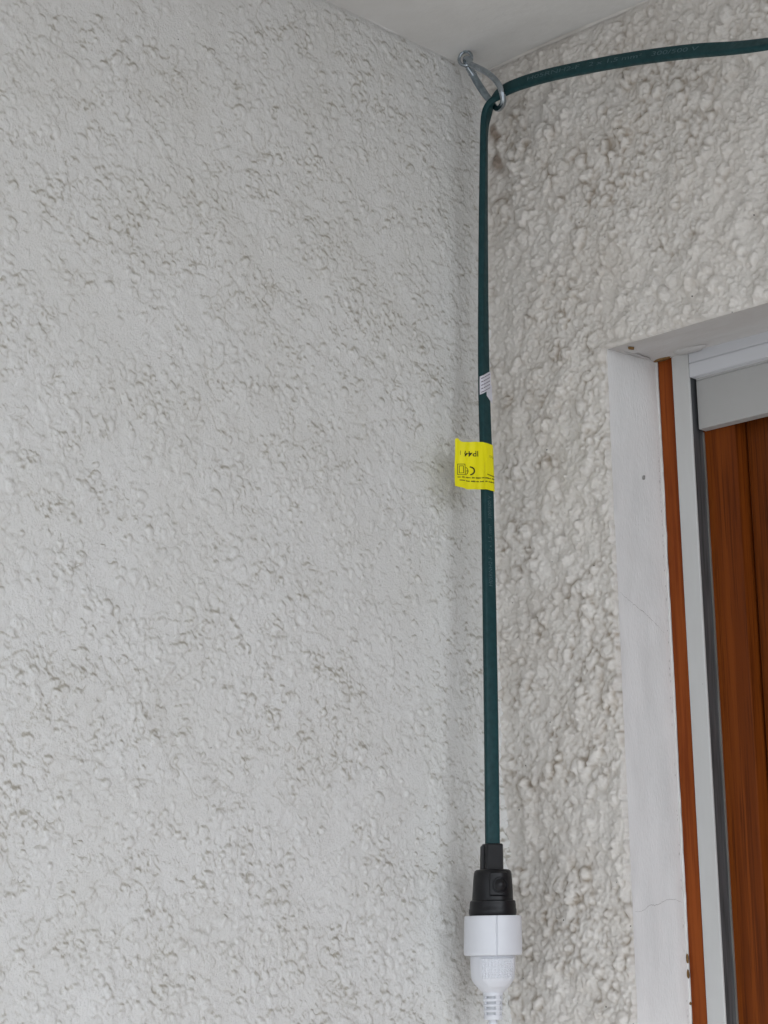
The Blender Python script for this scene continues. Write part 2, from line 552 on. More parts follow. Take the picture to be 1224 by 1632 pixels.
rust_r = np.clip(rst * np.clip(vnoise(nu, nv, 7, 9) * 0.6 - 0.15, 0, 1) * 0.9, 0, 0.7)
# towards the opening and the ceiling the coat thins out to a rounded, uneven edge
jit = vnoise(nu, nv, 6, 6)
dx = np.where(ZZ < ZL * 1000 + 1, XJ * 1000 - XX, np.hypot(np.maximum(XJ * 1000 - XX, 0), np.maximum(ZZ - ZL * 1000, 0)))
dz = np.where(XX > XJ * 1000 - 0.5, ZZ - ZL * 1000, 99)
edge = np.minimum(np.maximum(dx, 0) if False else np.where(ZZ <= ZL * 1000 + 0.4, np.maximum(XJ * 1000 - XX, 0), dx), np.where(XX >= XJ * 1000 - 0.4, np.maximum(ZZ - ZL * 1000, 0), 999))
edge = np.where((ZZ > ZL * 1000) & (XX < XJ * 1000), np.hypot(XJ * 1000 - XX, ZZ - ZL * 1000), edge)
ef_ = np.clip((edge - 0.1 + 1.5 * jit) / 1.6, 0, 1)
top = (0.30 + 0.70 * ss(ZC * 1000 - ZZ, 0, 8))
Hr = H * np.sqrt(1 - (1 - ef_) ** 2) * top
Hr = np.where(edge < 0.3, 0.0, Hr)
P = np.zeros((nu, nv, 3))
P[..., 0] = xs[:, None]
P[..., 1] = -Hr / 1000
P[..., 2] = zs[None, :]
cx, cz = (xs[:-1] + xs[1:]) / 2, (zs[:-1] + zs[1:]) / 2
keep = ~((cx[:, None] > XJ) & (cz[None, :] < ZL))
XE = xs[-1]
XD = 1.02                                   # right edge of the door opening
ev, ef = [], []
D = 0.24
cuboid((-0.001, 0.002, 0.0), (XJ - 0.002, D, ZC - 0.003), ev, ef)
cuboid((XJ - 0.001, 0.003, ZL + 0.007), (XD, D - 0.001, ZC - 0.002), ev, ef)
cuboid((XD + 0.002, 0.001, 0.0), (2.6, D, ZC - 0.004), ev, ef)
cuboid((XE, -0.0004, ZL + 0.006), (XD + 0.001, 0.0029, ZC - 0.005), ev, ef)
cuboid((0.0, -0.0022, 0.001), (XJ, 0.0019, zs[-1]), ev, ef)
cuboid((XD, -0.0024, 0.001), (2.599, 0.0009, ZC - 0.006), ev, ef)
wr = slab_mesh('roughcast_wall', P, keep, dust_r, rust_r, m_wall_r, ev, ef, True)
tag(wr, 'warm white lumpy roughcast wall on the right around the door opening', 'wall', kind='thing')

# the coat above the opening goes on to the right of the picture
iu = np.where(xs > XJ + 0.002)[0]; iv = np.where(zs >= ZL - 1e-6)[0]
Hs, Ds = Hr[iu][:, iv][:, ::-1], dust_r[iu][:, iv][:, ::-1]
xw = xs[iu]; x_at = xs[-1]
for k in range(4):
    Hs, Ds = Hs[::-1], Ds[::-1]                     # mirrored, so the seam closes
    off = (xw - xw[0])
    P = np.zeros(Hs[::2, ::2].shape + (3,))
    P[..., 0] = (x_at + off)[::2, None]
    P[..., 1] = -Hs[::2, ::2] / 1000
    P[..., 2] = zs[iv][::-1][None, ::2]
    x_at = P[-1, 0, 0]
    Hs, Ds = Hs[:len(off[::2]) * 2 - 1], Ds[:len(off[::2]) * 2 - 1]
    xw = xw[:len(Hs)]
    P = P[:, ::-1]
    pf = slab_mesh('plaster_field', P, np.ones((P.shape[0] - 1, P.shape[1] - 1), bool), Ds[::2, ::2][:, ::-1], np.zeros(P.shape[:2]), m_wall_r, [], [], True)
    pf.parent = wr

# smooth reveal: jamb and lintel soffit, slightly wavy plaster
def sheet(name, fn, na, nb, mat, parent):
    v = [fn(i / na, j / nb) for i in range(na + 1) for j in range(nb + 1)]
    f = [(i * (nb + 1) + j, (i + 1) * (nb + 1) + j, (i + 1) * (nb + 1) + j + 1, i * (nb + 1) + j + 1) for i in range(na) for j in range(nb)]
    return from_py(name, v, f, mat, parent)

def wav(a, b, k=1.0):
    return k * (math.sin(a * 31.0 + 1.3 * math.sin(b * 17)) + 0.6 * math.sin(a * 83 + b * 29 + 2.0)) / 1.6

sheet('jamb', lambda a, b: (XJ - 0.0003 + 0.00045 * wav(a * 2.4, b), -0.0004 + b * (YR + 0.02), a * (ZL + 0.003)), 160, 10, m_reveal, wr)
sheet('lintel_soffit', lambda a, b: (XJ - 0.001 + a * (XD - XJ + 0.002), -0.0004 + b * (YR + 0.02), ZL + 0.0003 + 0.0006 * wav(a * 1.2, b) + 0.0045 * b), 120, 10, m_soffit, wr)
sheet('jamb', lambda a, b: (XD + 0.0012, -0.0004 + b * (YR + 0.04), a * (ZL + 0.003)), 20, 4, m_reveal, wr)

# wavy paint edge / filler between the jamb and the wooden frame
def filler():
    v, f = [], []
    n = 420
    r2 = np.random.default_rng(5)
    e = np.convolve(r2.standard_normal(n + 30), np.hanning(9) / 4.5, 'same')[:n + 1]
    e2 = np.convolve(r2.standard_normal(n + 30), np.hanning(25) / 12, 'same')[:n + 1]
    for i in range(n + 1):
        z = 1.4 + (ZL + 0.004 - 1.4) * i / n
        wd = max(0.0002, 0.0008 + 0.00035 * e[i] + 0.0006 * e2[i])
        v += [(XJ - 0.0006, YR - 0.0022, z), (XJ + 0.0012 * 0 + wd * 0.6, YR - 0.0009, z), (XJ + wd, YR + 0.0004, z), (XJ - 0.001, YR + 0.0008, z)]
    for i in range(n):
        for k in range(4):
            f.append((4 * i + k, 4 * i + (k + 1) % 4, 4 * i + 4 + (k + 1) % 4, 4 * i + 4 + k))
    return from_py('filler_bead', v, f, m_filler, wr)
filler()

def crack(pts, wd, name='hairline_crack', mat=m_crack, x=XJ + 0.0005):
    r3 = np.random.default_rng(len(pts) * 7 + int(pts[0][1] * 1000))
    Q = catmull([(0, y, z) for y, z in pts], 9)
    Q[1:-1, 2] += r3.standard_normal(len(Q) - 2) * 0.0003
    v, f = [], []
    for i, q in enumerate(Q):
        ww = wd * (0.45 + 0.55 * math.sin(math.pi * (i + 0.5) / len(Q))) * r3.uniform(0.6, 1.2)
        v += [(x, q[1], q[2] - ww), (x, q[1], q[2] + ww)]
    for i in range(len(Q) - 1):
        f.append((2 * i, 2 * i + 1, 2 * i + 3, 2 * i + 2))
    return from_py(name, v, f, mat, wr)
crack([(0.002, 1.9390), (0.0134, 1.9338), (0.0247, 1.9293), (0.0353, 1.9248), (0.046, 1.919), (0.0551, 1.9143)], 0.00013)
crack([(0.0025, 1.7059), (0.012, 1.7068), (0.0202, 1.7104), (0.0290, 1.7108), (0.0396, 1.714), (0.05, 1.7148), (0.060, 1.7125)], 0.00013)

def dashes():
    r5 = np.random.default_rng(21)
    v, f = [], []
    z = 2.062
    while z > 1.60:
        ln = r5.uniform(0.0006, 0.0030)
        dens_ = 1.0 if z > 1.98 else 0.35
        if r5.random() < dens_:
            y, wd = YR - 0.0052 + r5.normal(0, 0.00025), r5.uniform(0.00008, 0.00026)
            b = len(v)
            for k in range(5):
                ww = wd * math.sin(math.pi * (k + 0.4) / 4.8)
                yy = y + r5.normal(0, 0.00008)
                v += [(XJ + 0.0006, yy - ww, z - ln * k / 4), (XJ + 0.0006, yy + ww, z - ln * k / 4)]
            f += [(b + 2 * k, b + 2 * k + 1, b + 2 * k + 3, b + 2 * k + 2) for k in range(4)]
        z -= ln + r5.uniform(0.0006, 0.004)
    o = from_py('paint_gap', v, f, m_crack, wr)
    tag(o, kind='stuff')
dashes()

def blob(name, c, ax1, ax2, nrm, r, mat, seed, parent, thick=0.0004, n=18):
    """thin irregular flake lying on a surface"""
    rr = np.random.default_rng(seed)
    ax1, ax2, nrm, c = map(np.array, (ax1, ax2, nrm, c))
    ra = [1 + 0.30 * rr.standard_normal() * 0.8 for _ in range(n)]
    ra = [max(0.45, (ra[i - 1] + 2 * ra[i] + ra[(i + 1) % n]) / 4) for i in range(n)]
    v = []
    for h, s in ((-thick, 1.0), (thick, 0.94)):
        for i in range(n):
            a = 2 * math.pi * i / n
            v.append(c + s * ra[i] * (r[0] * math.cos(a) * ax1 + r[1] * math.sin(a) * ax2) + nrm * h)
    f = [(i, (i + 1) % n, n + (i + 1) % n, n + i) for i in range(n)] + [tuple(range(n, 2 * n))]
    return from_py(name, v, f, mat, parent)
Y3, Z3, X3 = (0, 1.0, 0), (0, 0, 1.0), (1.0, 0, 0)
blob('paint_chip', (XJ + 0.0006, YR - 0.0017, 1.6719), Y3, Z3, X3, (0.0012, 0.0035), m_ochre, 1, wr)
blob('paint_chip', (XJ + 0.0006, YR - 0.0017, 1.6607), Y3, Z3, X3, (0.0013, 0.0030), m_ochre, 2, wr)
blob('paint_chip', (XJ + 0.0006, YR - 0.0009, 1.640), Y3, Z3, X3, (0.0007, 0.0014), m_ochre, 3, wr)
blob('nail_hole', (XJ + 0.0004, 0.0388, 2.0335), Y3, Z3, X3, (0.0014, 0.0019), m_crack, 4, wr)
blob('paint_chip', (XJ + 0.0090, YR - 0.0035, ZL + 0.0032), X3, Y3, (0, 0, -1.0), (0.0080, 0.0040), m_ochre, 8, wr)
blob('bare_patch', (XJ + 0.037, YR - 0.008, ZL + 0.0026), X3, Y3, (0, 0, -1.0), (0.016, 0.006), m_grey_patch, 9, wr)
blob('bare_patch', (XJ + 0.0035, 0.032, ZL + 0.0015), X3, Y3, (0, 0, -1.0), (0.0018, 0.017), m_grey_patch, 12, wr)
blob('paint_chip', (XJ + 0.014, 0.013, ZL + 0.0003), X3, Y3, (0, 0, -1.0), (0.0022, 0.0030), m_ochre, 14, wr)

# ------------------------------------------------------------------ ceiling slab, gently uneven plaster
def ceil_fn(a, b):
    x, y = -0.02 + a * 1.32, 0.02 - b * 2.52
    return (x, y, ZC + 0.0006 * math.sin(x * 23 + 2 * math.sin(y * 14)) + 0.0005 * math.sin(y * 37 + x * 11))
na, nb = 220, 170
v = [ceil_fn(i / na, j / nb) for i in range(na + 1) for j in range(nb + 1)]
f = [(i * (nb + 1) + j, (i + 1) * (nb + 1) + j, (i + 1) * (nb + 1) + j + 1, i * (nb + 1) + j + 1) for i in range(na) for j in range(nb)]
ev, ef = [], []
cuboid((-0.24, -2.505, ZC + 0.003), (1.31, 0.24, ZC + 0.2), ev, ef)
b0 = len(v)
v += ev
f += [tuple(b0 + i for i in q) for q in ef]
ce = from_py('ceiling', v, f, m_ceil)
tag(ce, kind='structure')

# plaster fillet where the walls meet the ceiling
def fillet(name, a, b, inward, seed, parent, mat):
    r4 = np.random.default_rng(seed)
    n = 260
    e = np.convolve(r4.standard_normal(n + 60), np.hanning(13) / 6.5, 'same')[:n + 1]
    a, b, inward = np.array(a), np.array(b), np.array(inward)
    v, f = [], []
    for i in range(n + 1):
        p = a + (b - a) * i / n
        s = max(0.0006, 0.0020 + 0.0013 * e[i])
        for k in range(5):
            t = k / 4 * math.pi / 2
            v.append(p + inward * s * (1 - math.sin(t)) + np.array((0, 0, -s * (1 - math.cos(t)))) + np.array((0, 0, 0.0008)))
    for i in range(n):
        for k in range(4):
            f.append((5 * i + k, 5 * i + k + 1, 5 * i + 5 + k + 1, 5 * i + 5 + k))
    return from_py(name, v, f, mat, parent)
fillet('plaster_fillet', (0.0012, 0.0, ZC), (0.0012, -0.62, ZC), (1.0, 0, 0), 3, wl, m_wall_l)
fillet('plaster_fillet', (0.0, -0.0015, ZC), (0.62, -0.0015, ZC), (0, -1.0, 0), 4, wr, m_wall_r)

# ------------------------------------------------------------------ wooden door in the opening
door = empty('wooden_door', (0.56, 0.09, 0.0), 'varnished orange brown wooden door of vertical boards set back in the white opening', 'door')
box('frame', (XJ + 0.0002, YR, 0.0), (0.1324, YR + 0.055, ZL + 0.009), m_frame, door, 0.0008)
door['kind'] = 'thing'
SX0, SX1, SY, BY = 0.1340, 0.1768, 0.0794, 0.0914
# stile with a softly rounded edge towards the boards
prism('stile', [(SX0, SY), (SX1 - 0.0022, SY), (SX1 - 0.0008, SY + 0.0006), (SX1, SY + 0.0022), (SX1 + 0.0003, BY + 0.03), (SX0, BY + 0.03)], 0.02, 2.118, m_stile, door)
box('top_rail', (SX1 + 0.0005, SY + 0.0008, 2.085), (0.962, BY + 0.03, 2.118), m_stile, door, 0.001)
prism('stile', [(0.9625, SY), (1.005, SY), (1.005, BY + 0.03), (0.9622, BY + 0.03), (0.9622, SY + 0.002)], 0.02, 2.118, m_stile, door)
x = SX1 + 0.0006
k = 0
while x < 0.955:
    wd = 0.0215 if k == 0 else 0.062
    x1 = min(x + wd, 0.9618)
    g_ = 0.0022
    prism('board', [(x + 0.0003, BY + g_), (x + g_, BY), (x1 - g_, BY), (x1 - 0.0003, BY + g_), (x1 - 0.0003, BY + 0.02), (x + 0.0003, BY + 0.02)], 0.02, 2.0845, m_board, door)
    x = x1
    k += 1
box('frame', (1.0052, YR, 0.0), (XD + 0.001, YR + 0.055, ZL + 0.009), m_frame, door, 0.0008)
box('backing', (XJ, BY + 0.032, 0.0), (XD, BY + 0.05, ZL + 0.04), m_board, door)

# ------------------------------------------------------------------ roller shutter: guide rails, head rail, grey panel
sh = empty('roller_shutter', (0.56, 0.07, 0.0), 'white aluminium roller shutter with grey panel rolled up above the wooden door', 'shutter')
GX0, GX1 = 0.1326, 0.1482
def rail(x0, x1, side, nm):
    gr = prism(nm, [(x0, YR - 0.0012), (x0 + 0.0005, YR - 0.0017), (x1 - 0.0006, YR - 0.0017), (x1, YR - 0.0011), (x1, YR + 0.0002), (x0, YR + 0.0002)], 0.01, ZL + 0.0065, m_alu, sh)
    return gr
rail(GX0, GX1, 1, 'guide_rail')
box('rail_channel', (GX0 + 0.0008, YR + 0.0003, 0.01), (GX1 - 0.0006, SY + 0.0004, ZL + 0.0055), m_brush, sh)
box('rail_lip', (GX1 - 0.0018, SY - 0.0011, 0.01), (GX1 + 0.0006, SY - 0.0002, 2.0705), m_lip, sh)
rail(0.9905, 1.0050, -1, 'guide_rail')
# head rail: upper and lower band with a fine groove between
XH0, XH1 = GX1 + 0.0003, 0.9903
box('head_rail', (XH0, YR - 0.0012, 2.12335), (XH1, YR + 0.014, 2.1345), m_alu_head, sh, 0.0005)
box('head_rail', (XH0, YR - 0.0014, 2.1121), (XH1, YR + 0.0139, 2.1232), m_alu_head, sh, 0.0005)
# grey panel: rounded bar with a lighter sloping shoulder on top
PX0 = XH0 + 0.0016
prof = [(0.0705, 2.0712), (0.0701, 2.0715), (0.0700, 2.0720), (0.0700, 2.1098), (0.0703, 2.1101), (0.0708, 2.1102), (0.0708, 2.1105), (0.0702, 2.1106), (0.0699, 2.1109), (0.0694, 2.1160), (0.0790, 2.1160), (0.0790, 2.0712)]
v = [(PX0, y, z) for y, z in prof] + [(XH1, y, z) for y, z in prof]
n = len(prof)
f = [(i, (i + 1) % n, n + (i + 1) % n, n + i) for i in range(n)] + [tuple(range(n)), tuple(range(n, 2 * n))]
from_py('shutter_panel', v, f, m_panel, sh, True, 35)

# ------------------------------------------------------------------ screw eye and snap hook
se = empty('screw_eye', (0.020, -0.0434, ZC), 'small zinc plated screw eye in the ceiling corner', 'screw eye')
viewd = Vector((0.66, -0.75, 0.0)).normalized()
right = Vector((0.75, 0.66, 0.0)).normalized()
ce_c = Vector((0.0185, -0.0415, 2.3932))
ring = []
for i in range(12):
    a = 2 * math.pi * i / 12
    ring.append(tuple(ce_c + 0.0056 * math.cos(a) * (right * 0.92 + viewd * 0.30) + Vector((0, 0, 0.0060 * math.sin(a)))))
tube('ring', ring, 0.0014, m_zinc, se, 12, True, 6)
tube('shank', [(0.0192, -0.0424, 2.398), (0.0192, -0.0424, 2.401), (0.0192, -0.0424, 2.412)], 0.0016, m_zinc_dull, se, 10)

hk = empty('snap_hook', (0.0205, -0.0410, 2.390), 'galvanised snap hook hanging from the screw eye with the green cable through it', 'snap hook')
body = [(0.0182, -0.0385, 2.3868), (0.0178, -0.0400, 2.3905), (0.0200, -0.0425, 2.3922), (0.0240, -0.0440, 2.3895), (0.0268, -0.0445, 2.3840), (0.0345, -0.0470, 2.3782),
        (0.0460, -0.0495, 2.3692), (0.0560, -0.0508, 2.3594), (0.0620, -0.0505, 2.3500), (0.0630, -0.0485, 2.3425), (0.0590, -0.0440, 2.3385), (0.0480, -0.0370, 2.3400), (0.0395, -0.0335, 2.3478)]
tube('body', body, 0.0025, m_zinc, hk, 14, False, 8)
tube('gate', [(0.0385, -0.0330, 2.3492), (0.0320, -0.0317, 2.3578), (0.0262, -0.0312, 2.3665), (0.0225, -0.0325, 2.3740), (0.0203, -0.0345, 2.3800)], [0.0023, 0.0030, 0.0031, 0.0031, 0.0028], m_zinc_dull, hk, 14)
tube('hinge', [(0.0207, -0.0338, 2.3790), (0.0196, -0.0360, 2.3830), (0.0183, -0.0382, 2.3864)], [0.0031, 0.0030, 0.0026], m_zinc, hk, 12)
tube('rivet', [(0.0165, -0.0350, 2.3815), (0.0200, -0.0352, 2.3815), (0.0236, -0.0355, 2.3815)], 0.0011, m_zinc, hk, 10)

# ------------------------------------------------------------------ green flat cable
cab = empty('extension_cable', (0.0438, -0.066, 1.7546), 'flat dark green extension cable hanging from the ceiling hook to the black plug', 'cable')
F = np.array(viewd); Rr = np.array(right); Zv = np.array((0, 0, 1.0))
def wdir(deg):
    a = R(deg)
    return Rr * math.cos(a) - F * math.sin(a)
ctrl = [((0.0439, -0.0664, 1.7360), wdir(24)), ((0.0438, -0.0658, 1.7600), wdir(24)), ((0.0422, -0.0610, 1.8684), wdir(30)), ((0.0377, -0.0530, 2.0135), wdir(44)),
        ((0.0323, -0.0465, 2.1164), wdir(55)), ((0.0318, -0.0420, 2.2217), wdir(68)), ((0.0333, -0.0395, 2.3024), wdir(77)), ((0.0349, -0.0395, 2.3264), wdir(76)),
        ((0.0381, -0.0395, 2.3390), wdir(62) + 0.15 * Zv), ((0.0438, -0.0398, 2.3469), wdir(62) + 0.7 * Zv), ((0.0524, -0.0404, 2.3503), -F * 0.55 + Zv),
        ((0.0655, -0.0408, 2.3515), -F * 0.30 + Zv), ((0.0888, -0.0410, 2.3499), -F * 0.25 + Zv), ((0.1211, -0.0420, 2.3447), -F * 0.25 + Zv),
        ((0.1828, -0.0440, 2.3317), -F * 0.25 + Zv), ((0.2412, -0.0470, 2.3160), -F * 0.3 + Zv), ((0.3087, -0.0510, 2.2955), -F * 0.85 + Zv),
        ((0.45, -0.060, 2.262), -F * 1.1 + 0.5 * Zv), ((0.75, -0.080, 2.225), -F + 0.3 * Zv), ((1.05, -0.10, 2.25), -F + 0.3 * Zv), ((1.28, -0.10, 2.398), -F + 0.3 * Zv)]
CP = catmull([c[0] for c in ctrl], 14)
CW = catmull([c[1] for c in ctrl], 14)
CT = np.gradient(CP, axis=0); CT /= np.linalg.norm(CT, axis=1)[:, None]
CW = CW - CT * (CW * CT).sum(1)[:, None]; CW /= np.linalg.norm(CW, axis=1)[:, None]
CN = np.cross(CT, CW)
sgn = np.sign((CN * (np.array(CAM) - CP)).sum(1)); CN *= sgn[:, None]
CS = np.r_[0, np.cumsum(np.linalg.norm(np.diff(CP, axis=0), axis=1))]
WHALF, THALF = 0.0053, 0.0027
def cross(n=28, a=WHALF, b=THALF, e=0.42):
    out = []
    for k in range(n):
        t = 2 * math.pi * k / n
        c, s = math.cos(t), math.sin(t)
        out.append((a * math.copysign(abs(c) ** e, c), b * math.copysign(abs(s) ** e, s)))
    return out
cs = cross()
v, f = [], []
m, n = len(CP), len(cs)
# the section must not flip where the visible normal changes side
CN0 = np.cross(CT, CW)
for i in range(m):
    for a, b in cs:
        v.append(CP[i] + CW[i] * a + CN0[i] * b)
for i in range(m - 1):
    for k in range(n):
        f.append((i * n + k, i * n + (k + 1) % n, (i + 1) * n + (k + 1) % n, (i + 1) * n + k))
f += [tuple(range(n)), tuple(range((m - 1) * n, m * n))]
cord = from_py('cord', v, f, m_cable, cab, True, 60)

def on_cable(s, wv, h):
    """point at arc length s, across wv, lifted h above the face towards the viewer's side"""
    out = np.zeros(3)
    p = np.array([np.interp(s, CS, CP[:, i]) for i in range(3)])
    W = np.array([np.interp(s, CS, CW[:, i]) for i in range(3)])
    N = np.array([np.interp(s, CS, CN[:, i]) for i in range(3)])
    return p + W * wv + N * (THALF + h)

def s_at(z=None, x=None):
    if z is not None:
        return float(np.interp(z, CP[:14 * 7, 2], CS[:14 * 7]))
    return float(np.interp(x, CP[14 * 11:14 * 17, 0], CS[14 * 11:14 * 17]))

def text_mesh(txt, size, bold=0.0, align='LEFT'):
    cu = bpy.data.curves.new('txt', 'FONT')
    cu.body = txt; cu.size = size; cu.align_x = align; cu.resolution_u = 3; cu.offset = bold
    o = bpy.data.objects.new('txt', cu)
    col.objects.link(o)
    dg = bpy.context.evaluated_depsgraph_get()
    me = bpy.data.meshes.new_from_object(o.evaluated_get(dg))
    vs = [tuple(x.co) for x in me.vertices]
    fs = [tuple(p.vertices) for p in me.polygons]
    bpy.data.objects.remove(o); bpy.data.curves.remove(cu); bpy.data.meshes.remove(me)
    return vs, fs

def print_on(name, items, fn, mat, parent):
    """items: (text, size, x0, y0, rot180) ; fn maps flat (x, y) to space"""
    V, Fc = [], []
    for vs, fs in items:
        b = len(V)
        V += [fn(p[0], p[1]) for p in vs]
        Fc += [tuple(b + i for i in q) for q in fs]
    me = bpy.data.meshes.new(name)
    me.from_pydata([tuple(p) for p in V], [], Fc); me.update()
    return link_mesh(name, me, mat, parent, False)

def moved(tm, dx, dy, rot=0, sx=1.0, sy=1.0):
    vs, fs = tm
    c, s = math.cos(rot), math.sin(rot)
    return [((p[0] * sx) * c - (p[1] * sy) * s + dx, (p[0] * sx) * s + (p[1] * sy) * c + dy) for p in vs], fs

TXT = 'H05RNH2-F   2 x 1,5 mm\u00b2   300/500 V'
t1 = text_mesh(TXT, 0.0050)
s0 = s_at(x=0.084)
print_on('print', [moved(t1, 0, -0.0016, 0, 2.15)], lambda a, b: on_cable(s0 + a, b, 0.00012), m_print, cord)
s1 = s_at(z=1.947)
print_on('print', [moved(t1, 0, -0.0002, 0, 0.9)], lambda a, b: on_cable(s1 + a, b * -1 + 0.001, 0.00012), m_print, cord)

# yellow tag: film wrapped round the cable, its two ends stuck together as a flag on the left
s_lo, s_hi = s_at(z=2.0225), s_at(z=2.0600)
ztop, zbot = 2.0642, 2.0235
N_t = np.array([np.interp((s_lo + s_hi) / 2, CS, CN[:, i]) for i in range(3)])
def tag_point(a, b, lift=0.0):
    """a: 0 at the right edge of the cable .. 1 at the free left end; b: 0 bottom .. 1 top"""
    s = s_lo + (s_hi - s_lo) * b
    p = np.array([np.interp(s, CS, CP[:, i]) for i in range(3)])
    W = np.array([np.interp(s, CS, CW[:, i]) for i in range(3)])
    N = np.array([np.interp(s, CS, CN[:, i]) for i in range(3)])
    ac = 0.27
    if a < ac:
        t = a / ac
        return p + W * (WHALF + 0.0004) * (1 - 2 * t) * 1.0 + N * ((THALF + 0.0009) * (1 - 0.35 * max(0, t * 4 - 3) ** 2 - 0.30 * max(0, 1 - 4 * t) ** 2) + lift)
    t = (a - ac) / (1 - ac)
    q = p - W * (WHALF + 0.0004) + N * (THALF + 0.0009) * 0.65
    dirv = np.array((-0.30, -0.95, 0.0)); dirv /= np.linalg.norm(dirv)
    nn = np.array((0.95, -0.30, 0.0))
    L = 0.0240
    wob = 0.0011 * math.sin(t * 5.2 + 0.6) + 0.0007 * math.sin(b * 5 + t * 3)
    sag = -0.0030 * t * (1 - 0.5 * t) + (0.0028 * math.exp(-((t - 0.93) / 0.10) ** 2) * max(0, (b - 0.75) * 4) if t > 0.6 else 0)
    sag += 0.0012 * math.sin(t * 4 + 1.0) * (b - 0.5) * 0.6
    sag += 0.0030 * max(0, t - 0.62) * max(0, 1 - 4 * b) * 2.2
    wob += 0.00035 * math.sin(t * 19 + b * 2.0)
    curl = -0.004 * max(0, t - 0.75) ** 1.5 * 4
    return q + dirv * t * L + nn * (wob + curl + lift) + np.array((0, 0, sag + 0.001 * (b - 0.5) * t))
v, f = [], []
NA, NB = 40, 16
for side in (0.0, -0.00025):
    for i in range(NA + 1):
        for j in range(NB + 1):
            v.append(tag_point(i / NA, j / NB, side))
o2 = (NA + 1) * (NB + 1)
q_ = lambda i, j: i * (NB + 1) + j
for i in range(NA):
    for j in range(NB):
        f.append((q_(i, j), q_(i + 1, j), q_(i + 1, j + 1), q_(i, j + 1)))
        f.append((o2 + q_(i, j), o2 + q_(i, j + 1), o2 + q_(i + 1, j + 1), o2 + q_(i + 1, j)))
for i in range(NA):
    for j in (0, NB):
        f.append((q_(i, j), q_(i + 1, j), o2 + q_(i + 1, j), o2 + q_(i, j)))
for j in range(NB):
    for i in (0, NA):
        f.append((q_(i, j), q_(i, j + 1), o2 + q_(i, j + 1), o2 + q_(i, j)))
ytag = from_py('tag', v, f, m_yellow, cab, True, 60)
tag(ytag, 'yellow printed tag wrapped round the green cable')

# the print is upside down: flat coords in tag fractions, seen px offsets of the photograph's tag (62 wide, 80 high)
def on_tag(px, py):
    return tag_point(min(0.999, max(0.0, (62 - px) / 62)), min(1, max(0, (80 - py) / 80)), 0.00012)
def rect(x0, y0, x1, y1, nseg=6):
    vs, fs = [], []
    for i in range(nseg + 1):
        t = i / nseg
        vs += [(x0 + (x1 - x0) * t, y0), (x0 + (x1 - x0) * t, y1)]
    fs = [(2 * i, 2 * i + 2, 2 * i + 3, 2 * i + 1) for i in range(nseg)]
    return vs, fs
def rrect(x0, y0, x1, y1, t):
    return [rect(x0, y0, x1, y0 + t), rect(x0, y1 - t, x1, y1), rect(x0, y0 + t, x0 + t, y1 - t, 2), rect(x1 - t, y0 + t, x1, y1 - t, 2)]
def arc(cx, cy, r, w, a0, a1, n=14):
    vs, fs = [], []
    for i in range(n + 1):
        a = R(a0 + (a1 - a0) * i / n)
        vs += [(cx + r * math.cos(a), cy + r * math.sin(a)), (cx + (r - w) * math.cos(a), cy + (r - w) * math.sin(a))]
    return vs, [(2 * i, 2 * i + 2, 2 * i + 3, 2 * i + 1) for i in range(n)]
ip = text_mesh('IP44', 13.5, 0.10)
items = []
vs, fs = ip
# upside-down text: start at the right, run left; y of the photo grows downward so only x is mirrored
items.append(([(37.0 - p[0] * 0.98, 15.4 + p[1]) for p in vs], fs))
items.append(arc(21.5, 48.8, 8.0, 2.2, -80, 80))            # C of the conformity mark, turned over
items.append(arc(12.8, 48.8, 7.8, 1.1, -58, 58))            # its E
items.append(rect(17.3, 48.2, 20.0, 49.5, 2))
items.append(rect(8.5, 15, 9.1, 22, 1))
items += rrect(4.2, 37, 15.8, 56, 0.9)
items += rrect(6.6, 40, 13.2, 53, 0.9)
rr = np.random.default_rng(3)
for row, (y0, xa) in enumerate(((59.5, 4.5), (65.5, 7.0))):
    x = xa
    while x < 61:
        wl_ = rr.uniform(3.5, 9.0)
        xe = min(x + wl_, 61)
        q = x
        while q < xe:
            g2 = rr.uniform(0.7, 1.3)
            hh = rr.uniform(1.3, 2.6)
            yy = y0 + 2.2 * math.sin((q - 5) / 60 * math.pi) ** 2 * 0.8
            items.append(rect(q, yy - hh / 2, min(q + g2, xe), yy + hh / 2, 1))
            q += g2 + 0.30
        x = xe + 1.5
x = 49.0
while x < 60.5:
    items.append(rect(x, 53.0 + (x - 49) * 0.12, x + 1.0, 54.8 + (x - 49) * 0.12, 1)); x += 1.35
print_on('print', items, on_tag, m_ink, ytag)
kg = text_mesh('KG', 6.0)
items = [([(60.5 - p[0] * 0.9, 20 + p[1]) for p in kg[0]], kg[1])]
print_on('print', items, on_tag, m_faint, ytag)

# white sticker: two overlapping ends of a paper label
def patch(name, fn, na, nb, mat, parent, th=0.00015):
    v, f = [], []
    for hh in (0.0, -th):
        v += [fn(i / na, j / nb, hh) for i in range(na + 1) for j in range(nb + 1)]
    o2 = (na + 1) * (nb + 1); q_ = lambda i, j: i * (nb + 1) + j
    for i in range(na):
        for j in range(nb):
            f.append((q_(i, j), q_(i + 1, j), q_(i + 1, j + 1), q_(i, j + 1)))
            f.append((o2 + q_(i, j), o2 + q_(i, j + 1), o2 + q_(i + 1, j + 1), o2 + q_(i + 1, j)))
        for j in (0, nb):
            f.append((q_(i, j), q_(i + 1, j), o2 + q_(i + 1, j), o2 + q_(i, j)))
    for j in range(nb):
        for i in (0, na):
            f.append((q_(i, j), q_(i, j + 1), o2 + q_(i, j + 1), o2 + q_(i, j)))
    return from_py(name, v, f, mat, parent, True, 60)
zs0 = s_at(z=2.0990)
